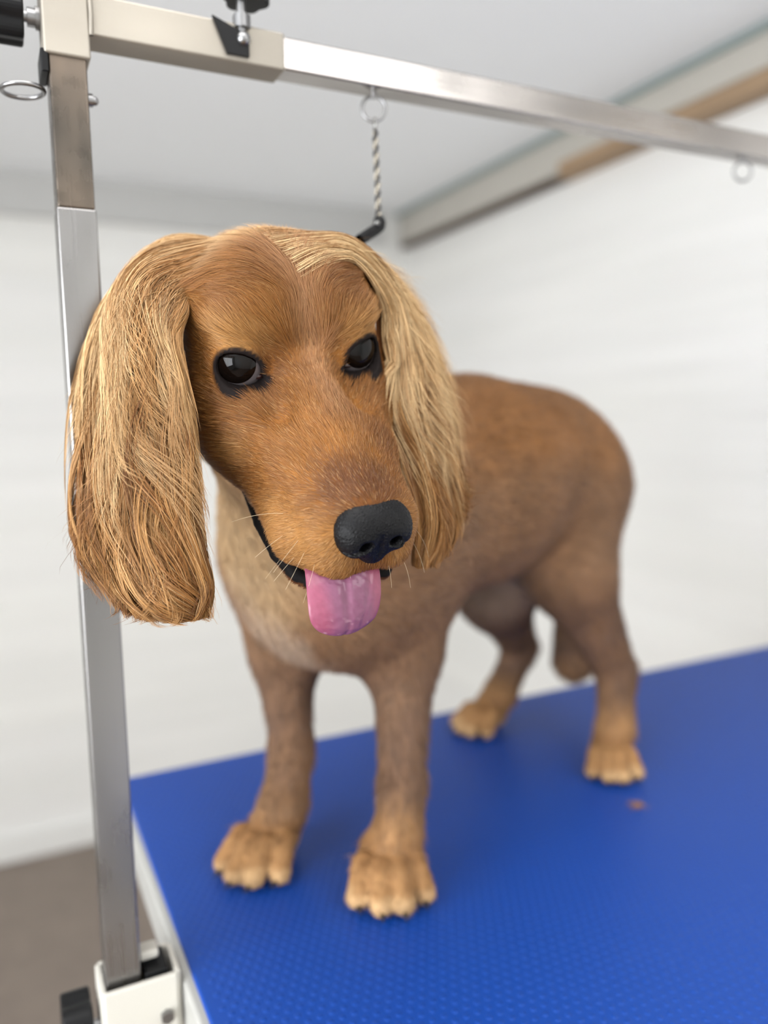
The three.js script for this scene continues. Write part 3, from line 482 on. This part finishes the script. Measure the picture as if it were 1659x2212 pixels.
const EAR_L = [[[0.0568, 1.2429, 0.4022], [0.0482, 1.2564, 0.3861], [0.0482, 1.2735, 0.3603], [0.0614, 1.2851, 0.3317]],
[[0.0821, 1.2502, 0.3946], [0.0872, 1.2651, 0.3816], [0.1012, 1.2758, 0.3602], [0.1122, 1.2854, 0.3341]],
[[0.1017, 1.2352, 0.3904], [0.1171, 1.2454, 0.3787], [0.1314, 1.2517, 0.3591], [0.1420, 1.2601, 0.3352]],
[[0.1062, 1.2039, 0.3922], [0.1225, 1.2094, 0.3883], [0.1422, 1.2138, 0.3693], [0.1567, 1.2201, 0.3476]],
[[0.1061, 1.1765, 0.3957], [0.1192, 1.1763, 0.3988], [0.1414, 1.1761, 0.3851], [0.1588, 1.1760, 0.3656]],
[[0.1092, 1.1494, 0.4064], [0.1204, 1.1465, 0.4089], [0.1383, 1.1452, 0.3988], [0.1563, 1.1406, 0.3801]],
[[0.1115, 1.1204, 0.4169], [0.1202, 1.1174, 0.4182], [0.1367, 1.1150, 0.4075], [0.1581, 1.1239, 0.3944]],
[[0.1092, 1.0974, 0.4188], [0.1171, 1.0955, 0.4195], [0.1312, 1.0994, 0.4125], [0.1546, 1.1172, 0.4048]]];
const FLIPR = 1, FLIPL = -1;
// ---- ears: a leather flap and long wavy locks
function patch(G) { // smooth sheet through a grid of points; u across (front to rear), v down
  const nr = G.length, nc = G[0].length, cr = (a, b, c, d, t) => 0.5 * (2 * b + (c - a) * t + (2 * a - 5 * b + 4 * c - d) * t * t + (3 * b - a - 3 * c + d) * t * t * t);
  const row = (r, u) => { const x = clamp(u, 0, 1) * (nc - 1), i = Math.min(Math.floor(x), nc - 2), t = x - i, g = (k) => G[r][clamp(k, 0, nc - 1)]; return [0, 1, 2].map((k) => cr(g(i - 1)[k], g(i)[k], g(i + 1)[k], g(i + 2)[k], t)); };
  const inside = (u, v) => { const y = clamp(v, 0, 1) * (nr - 1), j = Math.min(Math.floor(y), nr - 2), t = y - j, g = [-1, 0, 1, 2].map((k) => row(clamp(j + k, 0, nr - 1), u)); return [0, 1, 2].map((k) => cr(g[0][k], g[1][k], g[2][k], g[3][k], t)); };
  return (u, v) => { if (u >= 0 && u <= 1) return inside(u, v); const e = u < 0 ? 0 : 1, a = inside(e, v), b = inside(e ? 0.96 : 0.04, v), q = (u - e) / (e ? -0.04 : 0.04); return a.map((x, k) => x + (b[k] - x) * q); };
}
function ontoSkull(w, off) { let p = w2h(w); for (let i = 0; i < 12; i++) { const e = 0.05, f = (a, b, c) => headField(p[0] + a, p[1] + b, p[2] + c), g = nrm3([f(e, 0, 0) - f(-e, 0, 0), f(0, e, 0) - f(0, -e, 0), f(0, 0, e) - f(0, 0, -e)]), d = f(0, 0, 0) - off; p = p.map((x, k) => x - g[k] * d); } return h2w(p); }
EAR_R[0] = EAR_R[0].map((p) => ontoSkull(p, 0.12)); EAR_L[0] = EAR_L[0].map((p) => ontoSkull(p, 0.12)); EAR_L[1] = EAR_L[1].map((p, i) => ontoSkull(p, [0.3, 0.7, 1.0, 1.0][i])); EAR_L[2] = EAR_L[2].map((p, i) => ontoSkull(p, 0.9).map((x, k) => mixn(p[k], x, [0.6, 0.3, 0.15, 0.15][i])));
function makeEar(G, opt) {
  const S = patch(G), R = rng(opt.seed), e = 0.01;
  const nor = (u, v) => { const a = S(Math.min(u + e, 1), v), b = S(Math.max(u - e, 0), v), c = S(u, Math.min(v + e, 1)), d = S(u, Math.max(v - e, 0)); let n = nrm3(cross3([a[0] - b[0], a[1] - b[1], a[2] - b[2]], [c[0] - d[0], c[1] - d[1], c[2] - d[2]])); return n.map((x) => x * opt.flip); };
  // flap
  const nu = 24, nv = 40, P = [], I = [], v0 = opt.flapFrom, v1 = opt.flapTo, th = 0.002;
  for (const s of [0, -1]) for (let j = 0; j <= nv; j++) for (let i = 0; i <= nu; i++) { const v = mixn(v0, v1, j / nv), ri = sstep(0, 0.25, j / nv), sh = 0.5 + (i / nu - 0.5) * (0.94 - 0.25 * Math.pow(j / nv, 3)), p = S(sh, v), n = nor(sh, v), edge = Math.min(1, 5 * Math.min(i, nu - i) / nu, 6 * (nv - j) / nv); P.push(...p.map((x, k) => x + n[k] * (-0.003 + s * th * (0.2 + 0.8 * edge)))); }
  const M = (nu + 1) * (nv + 1), q = (i, j, s) => s * M + j * (nu + 1) + i;
  for (let j = 0; j < nv; j++) for (let i = 0; i < nu; i++) { const f = (a, b, c) => opt.flip > 0 ? I.push(a, b, c) : I.push(a, c, b); f(q(i, j, 0), q(i + 1, j, 0), q(i, j + 1, 0)); f(q(i + 1, j, 0), q(i + 1, j + 1, 0), q(i, j + 1, 0)); f(q(i, j, 1), q(i, j + 1, 1), q(i + 1, j, 1)); f(q(i + 1, j, 1), q(i, j + 1, 1), q(i + 1, j + 1, 1)); }
  const rim = []; for (let i = 0; i < nu; i++) rim.push([q(i, 0, 0), q(i + 1, 0, 0)]); for (let j = 0; j < nv; j++) rim.push([q(nu, j, 0), q(nu, j + 1, 0)]); for (let i = nu; i > 0; i--) rim.push([q(i, nv, 0), q(i - 1, nv, 0)]); for (let j = nv; j > 0; j--) rim.push([q(0, j, 0), q(0, j - 1, 0)]);
  for (const [a, b] of rim) I.push(a, a + M, b, b, a + M, b + M);
  const fg = new THREE.BufferGeometry(); fg.setAttribute('position', new THREE.BufferAttribute(new Float32Array(P), 3)); fg.setIndex(I); fg.computeVertexNormals();
  const ear = mesh('ear', local(fg), std(new THREE.Color().setRGB(...lin(150, 92, 48)), 0.8), dog);
  // locks: clumps of strands that converge towards their tips
  const bl = new Blades(), up = [0, 1, 0];
  for (let c = 0; c < opt.clumps; c++) {
    const dense = c < opt.clumps * opt.top, uc = R(), vc = (dense ? Math.sqrt(R()) * opt.crown : Math.pow(R(), opt.bias) * 0.9), len = mixn(opt.len[0], opt.len[1], R()) * (vc < opt.crown ? 1.15 : 1), vEnd = opt.end(uc), layer = R(), wav = opt.wave * (0.6 + 0.6 * R()), ph = noise(uc * 2.6, vc * 2, opt.seed) * 4 + R() * 0.9, fq = mixn(0.62, 1.0, R()), drift = (noise(uc * 3.2, vc * 4, opt.seed + 5) * 1.3 + (R() - 0.5) * 0.35) * opt.drift, conv = mixn(0.5, 0.93, R());
    const tone = opt.color(uc, vc, R), flick = R() < opt.flick ? (0.5 + R()) : 0, ns = Math.round(opt.per * (0.6 + 0.8 * R()));
    for (let k = 0; k < ns; k++) {
      const du = (R() + R() - 1) * (vc < 0.16 ? 0.16 : 0.062), dv = (R() - 0.5) * (vc < opt.crown ? 0.16 : 0.07), dl = (R() - 0.5), l = len * (0.75 + 0.4 * R()), N = 15, pts = [], ns_ = [], wob = (R() - 0.5) * 0.25, fly = R() < 0.03 ? 2 : 1;
      const col = jitter(tone, R, 0.13), cc = R() < 0.07 ? mix3(col, CREAM, 0.4) : R() < 0.14 ? col.map((x) => x * 0.65) : col;
      for (let j = 0; j < N; j++) {
        const s = j / (N - 1), v = Math.min(Math.max(vc + dv, dl * 0.05) + l * s, vEnd + dl * 0.014), pull = 1 - conv * sstep(0, 1, s);
        const amp = wav * sstep(opt.calm, opt.calm + 0.25, v), ww = amp * Math.sin(ph + wob + v * fq * 14) + drift * s * s * (v > opt.crown ? 1 : 0.3);
        const u = clamp(uc + du * pull * fly + ww, v < 0.25 ? opt.edge : -0.05, 1.06), p = S(u, clamp(v, 0, 1)), n = nor(clamp(u, 0.02, 0.98), clamp(v, 0.01, 0.99));
        const body = opt.thick * mixn(1, sstep(-0.1, 0.4, u), sstep(0.4, 0.15, v)) * sstep(0, 0.3, v) * (1 - 0.55 * sstep(0.85, 1, v)), h = (0.0008 + body * (0.15 + 0.85 * layer) * Math.sin(Math.min(1, s * 1.7 + 0.15) * 1.57)) + 0.0016 * dl * pull + 0.0012 * amp * 12 * Math.cos(ph * 2 + wob + v * fq * 11) + flick * 0.006 * sstep(0.7, 1, s) * fly;
        let w = p.map((x, q2) => x + n[q2] * h), nn = n;
        if (v < 0.45) { const hp = w2h(w), d = headField(...hp), want = 0.1 + h * 60 + 0.12 * layer; if (d < want) { const e2 = 0.05, g = nrm3([headField(hp[0] + e2, hp[1], hp[2]) - headField(hp[0] - e2, hp[1], hp[2]), headField(hp[0], hp[1] + e2, hp[2]) - headField(hp[0], hp[1] - e2, hp[2]), headField(hp[0], hp[1], hp[2] + e2) - headField(hp[0], hp[1], hp[2] - e2)]); w = h2w(hp.map((x, q2) => x + g[q2] * (want - d))); nn = nrm3(h2wDir(g)); } }
        pts.push(w); ns_.push(nn);
        if (s > 0.2 && vc + dv + l * s > vEnd + 0.03) break;
      }
      if (pts.length < 4) continue;
      bl.add(pts, ns_, 0.00012 + 0.00005 * R(), cc, (R() - 0.5) * 2.2, 0.3, 0.5);
    }
  }
  const m = mesh('ear_hair', local(bl.geometry()), hairM, ear); m.userData.kind = 'stuff';
  return bl.i.length / 3;
}
const earTone = (pale, ramp) => (u, v, R) => { const on = sstep(0.0, ramp, v); let c = mix3(GOLD, RED, clamp(mixn(0.4, R() * 1.3 - 0.15, on) + 0.4 * sstep(0.75, 1, v), 0, 1)); c = mix3(c, PALE, Math.pow(R(), 1.7) * 0.85 * mixn(0.4, 1, on)); c = mix3(c, CREAM, 0.04 * R() * on); return mix3(c, CREAM, clamp(pale(u, v) * on * (0.6 + 0.6 * R()), 0, 0.92)); };
const K = 1;
const n1 = makeEar(EAR_R, { seed: 21, edge: -0.05, top: 0.12, flip: FLIPR, flapFrom: 0.02, flapTo: 0.78, clumps: 520, per: 35 * K, len: [0.22, 0.5], bias: 0.85, crown: 0.1, thick: 0.014, wave: 0.09, calm: 0.16, drift: 0.24, flick: 0.3, end: (u) => mixn(0.985, 0.97, u), color: earTone((u, v) => 1.05 * sstep(0.38, 0.12, v) * sstep(0.3, 0.7, u) + 0.15 * sstep(0.4, 0.15, v) + 0.8 * Math.exp(-Math.pow((u - 0.2) / 0.1, 2)) * sstep(0.1, 0.17, v) * sstep(0.36, 0.26, v), 0.1) });
const n2 = makeEar(EAR_L, { seed: 22, edge: -0.22, top: 0.3, flip: FLIPL, flapFrom: 0.16, flapTo: 0.85, clumps: 560, per: 35 * K, len: [0.22, 0.45], bias: 1.0, crown: 0.3, thick: 0.009, wave: 0.05, calm: 0.35, drift: 0.2, flick: 0.3, end: (u) => mixn(0.985, 0.97, u), color: earTone((u, v) => 1.15 * sstep(0.42, 0.2, v), 0.05) });
// ---- whiskers and long brow hairs
{
  const R = rng(31), wm = std(0xd6c3a2, 0.4), surf = (p) => { const w = ontoSkull(h2w(p), 0); return w2h(w); };
  for (const s of [-1, 1]) for (const [x, y, z, dx, dy, dz, len] of [[2.6, -5.6, 5.4, 1, 0.05, -0.5, 2.6], [2.7, -6.4, 5.6, 1, -0.5, 0, 1.7], [2.5, -6.9, 6.1, 0.9, -0.8, 0.1, 1.5], [2.2, -6.5, 6.9, 0.7, -0.9, 0.35, 2.0], [1.9, -6.9, 7.3, 0.5, -1, 0.5, 1.9], [2.4, -6.1, 6.6, 0.9, -0.8, 0.2, 1.9], [1.6, -7.3, 7.6, 0.3, -1, 0.6, 1.5], [1.1, -7.4, 7.9, 0.1, -1, 0.5, 1.2], [2.6, -7.2, 5.2, 0.8, -0.9, 0, 1.4]]) {
    if (s > 0 && x > 2.3) continue; const L = len * 0.85, r = surf([s * x, y, z]), d = nrm3([s * dx, dy, dz]), b = 1.2 + 1.2 * R(), pts = [0, 1, 2, 3, 4].map((k) => { const q = (k / 4) * L; return V(r[0] + d[0] * q, r[1] + d[1] * q - 0.12 * b * q * q, r[2] + d[2] * q - 0.1 * b * q * q); });
    mesh('whisker', intoHead(new THREE.TubeGeometry(new THREE.CatmullRomCurve3(pts), 12, 0.005, 5)), wm, dog);
  }
}
// ---------------------------------------------------------------- leash hanging from the crossbar
{
  const at = [0.151, 1.36, 0.3015], t = thing('grooming_leash', 'thin black and white twisted leash hanging from the crossbar to the neck of the dog', 'leash', at), L = (g) => g.translate(-at[0], -at[1], -at[2]);
  const steel = std(0x8e8e8c, 0.3, { metalness: 1 }), dark = std(0x2c2a2a, 0.7), pale = std(0x9c9588, 0.8);
  mesh('ring', L(new THREE.TorusGeometry(0.0042, 0.0009, 8, 28).rotateY(1.2).translate(0.151, 1.3625, 0.3015)), steel, t);
  const twist = (pts, r, R2, turns, ph, seg) => { const c = new THREE.CatmullRomCurve3(pts.map((p) => V(...p))), o = []; for (let i = 0; i <= seg; i++) { const s = i / seg, p = c.getPoint(s), tg = c.getTangent(s), a = V(0, 0, 1).cross(tg).normalize(), b = tg.clone().cross(a), q = s * turns * Math.PI * 2 + ph; o.push([p.x + (a.x * Math.cos(q) + b.x * Math.sin(q)) * R2, p.y + (a.y * Math.cos(q) + b.y * Math.sin(q)) * R2, p.z + (a.z * Math.cos(q) + b.z * Math.sin(q)) * R2]); } return tube(o, r, seg * 2, 6); };
  const path = [[0.151, 1.359, 0.3016], [0.1502, 1.34, 0.304], [0.1488, 1.32, 0.308], [0.1468, 1.301, 0.3125]];
  mesh('dark_strand', L(twist(path, 0.0011, 0.0009, 6, 0, 70)), dark, t); mesh('pale_strand', L(twist(path, 0.0011, 0.0009, 6, Math.PI, 70)), pale, t);
  const clasp = mesh('clasp', L(mergeGeometries([tube([[0.147, 1.3015, 0.3128], [0.1462, 1.297, 0.3158], [0.136, 1.29, 0.3195], [0.1285, 1.2853, 0.3226]], 0.0036, 24, 10), new THREE.SphereGeometry(0.004, 14, 10).translate(0.1466, 1.299, 0.3145)])), phys(0x060607, 0.5, { specularIntensity: 0.5 }), t);
  mesh('clasp_rivet', L(new THREE.SphereGeometry(0.0016, 10, 8).translate(0.1418, 1.297, 0.3205)), steel, clasp);
  const loop = [[7.0, 3.1, -9.9], [7.2, -1.5, -8.8], [4.5, -7.2, -7.6], [-1.5, -9.4, -7.2], [-5.8, -5.0, -8.0], [-5.4, -1.0, -9.2], [-2.5, 1.2, -11.0], [2.5, 2.0, -11.8], [5.5, 2.6, -11.0]].map((p) => V(...h2w(p)));
  mesh('neck_loop', L(new THREE.TubeGeometry(new THREE.CatmullRomCurve3(loop, true), 120, 0.0024, 8, true)), pale, t);
}
{ // a wisp of clipped hair on the mat
  const R = rng(41), bl = new Blades(), t = thing('hair_clipping', 'tiny wisp of clipped pale fur lying on the blue mat', 'fur', [0.4027, TABLE + 0.0004, 0.2834]);
  for (let i = 0; i < 60; i++) { const a = R() * 6.28, r = 0.006 * R(), d = R() * 6.28, l = 0.004 + 0.005 * R(), pts = [0, 1, 2, 3].map((k) => [r * Math.cos(a) + Math.cos(d + k * 0.3) * l * k / 3, 0.0006 + 0.002 * R() * (k === 1 || k === 2), r * Math.sin(a) + Math.sin(d + k * 0.3) * l * k / 3]); bl.add(pts, [0, 1, 0], 0.0003, jitter(PALE, R, 0.2), 0); }
  mesh('wisp', bl.geometry(), hairM, t);
}

renderer.render(scene, camera);
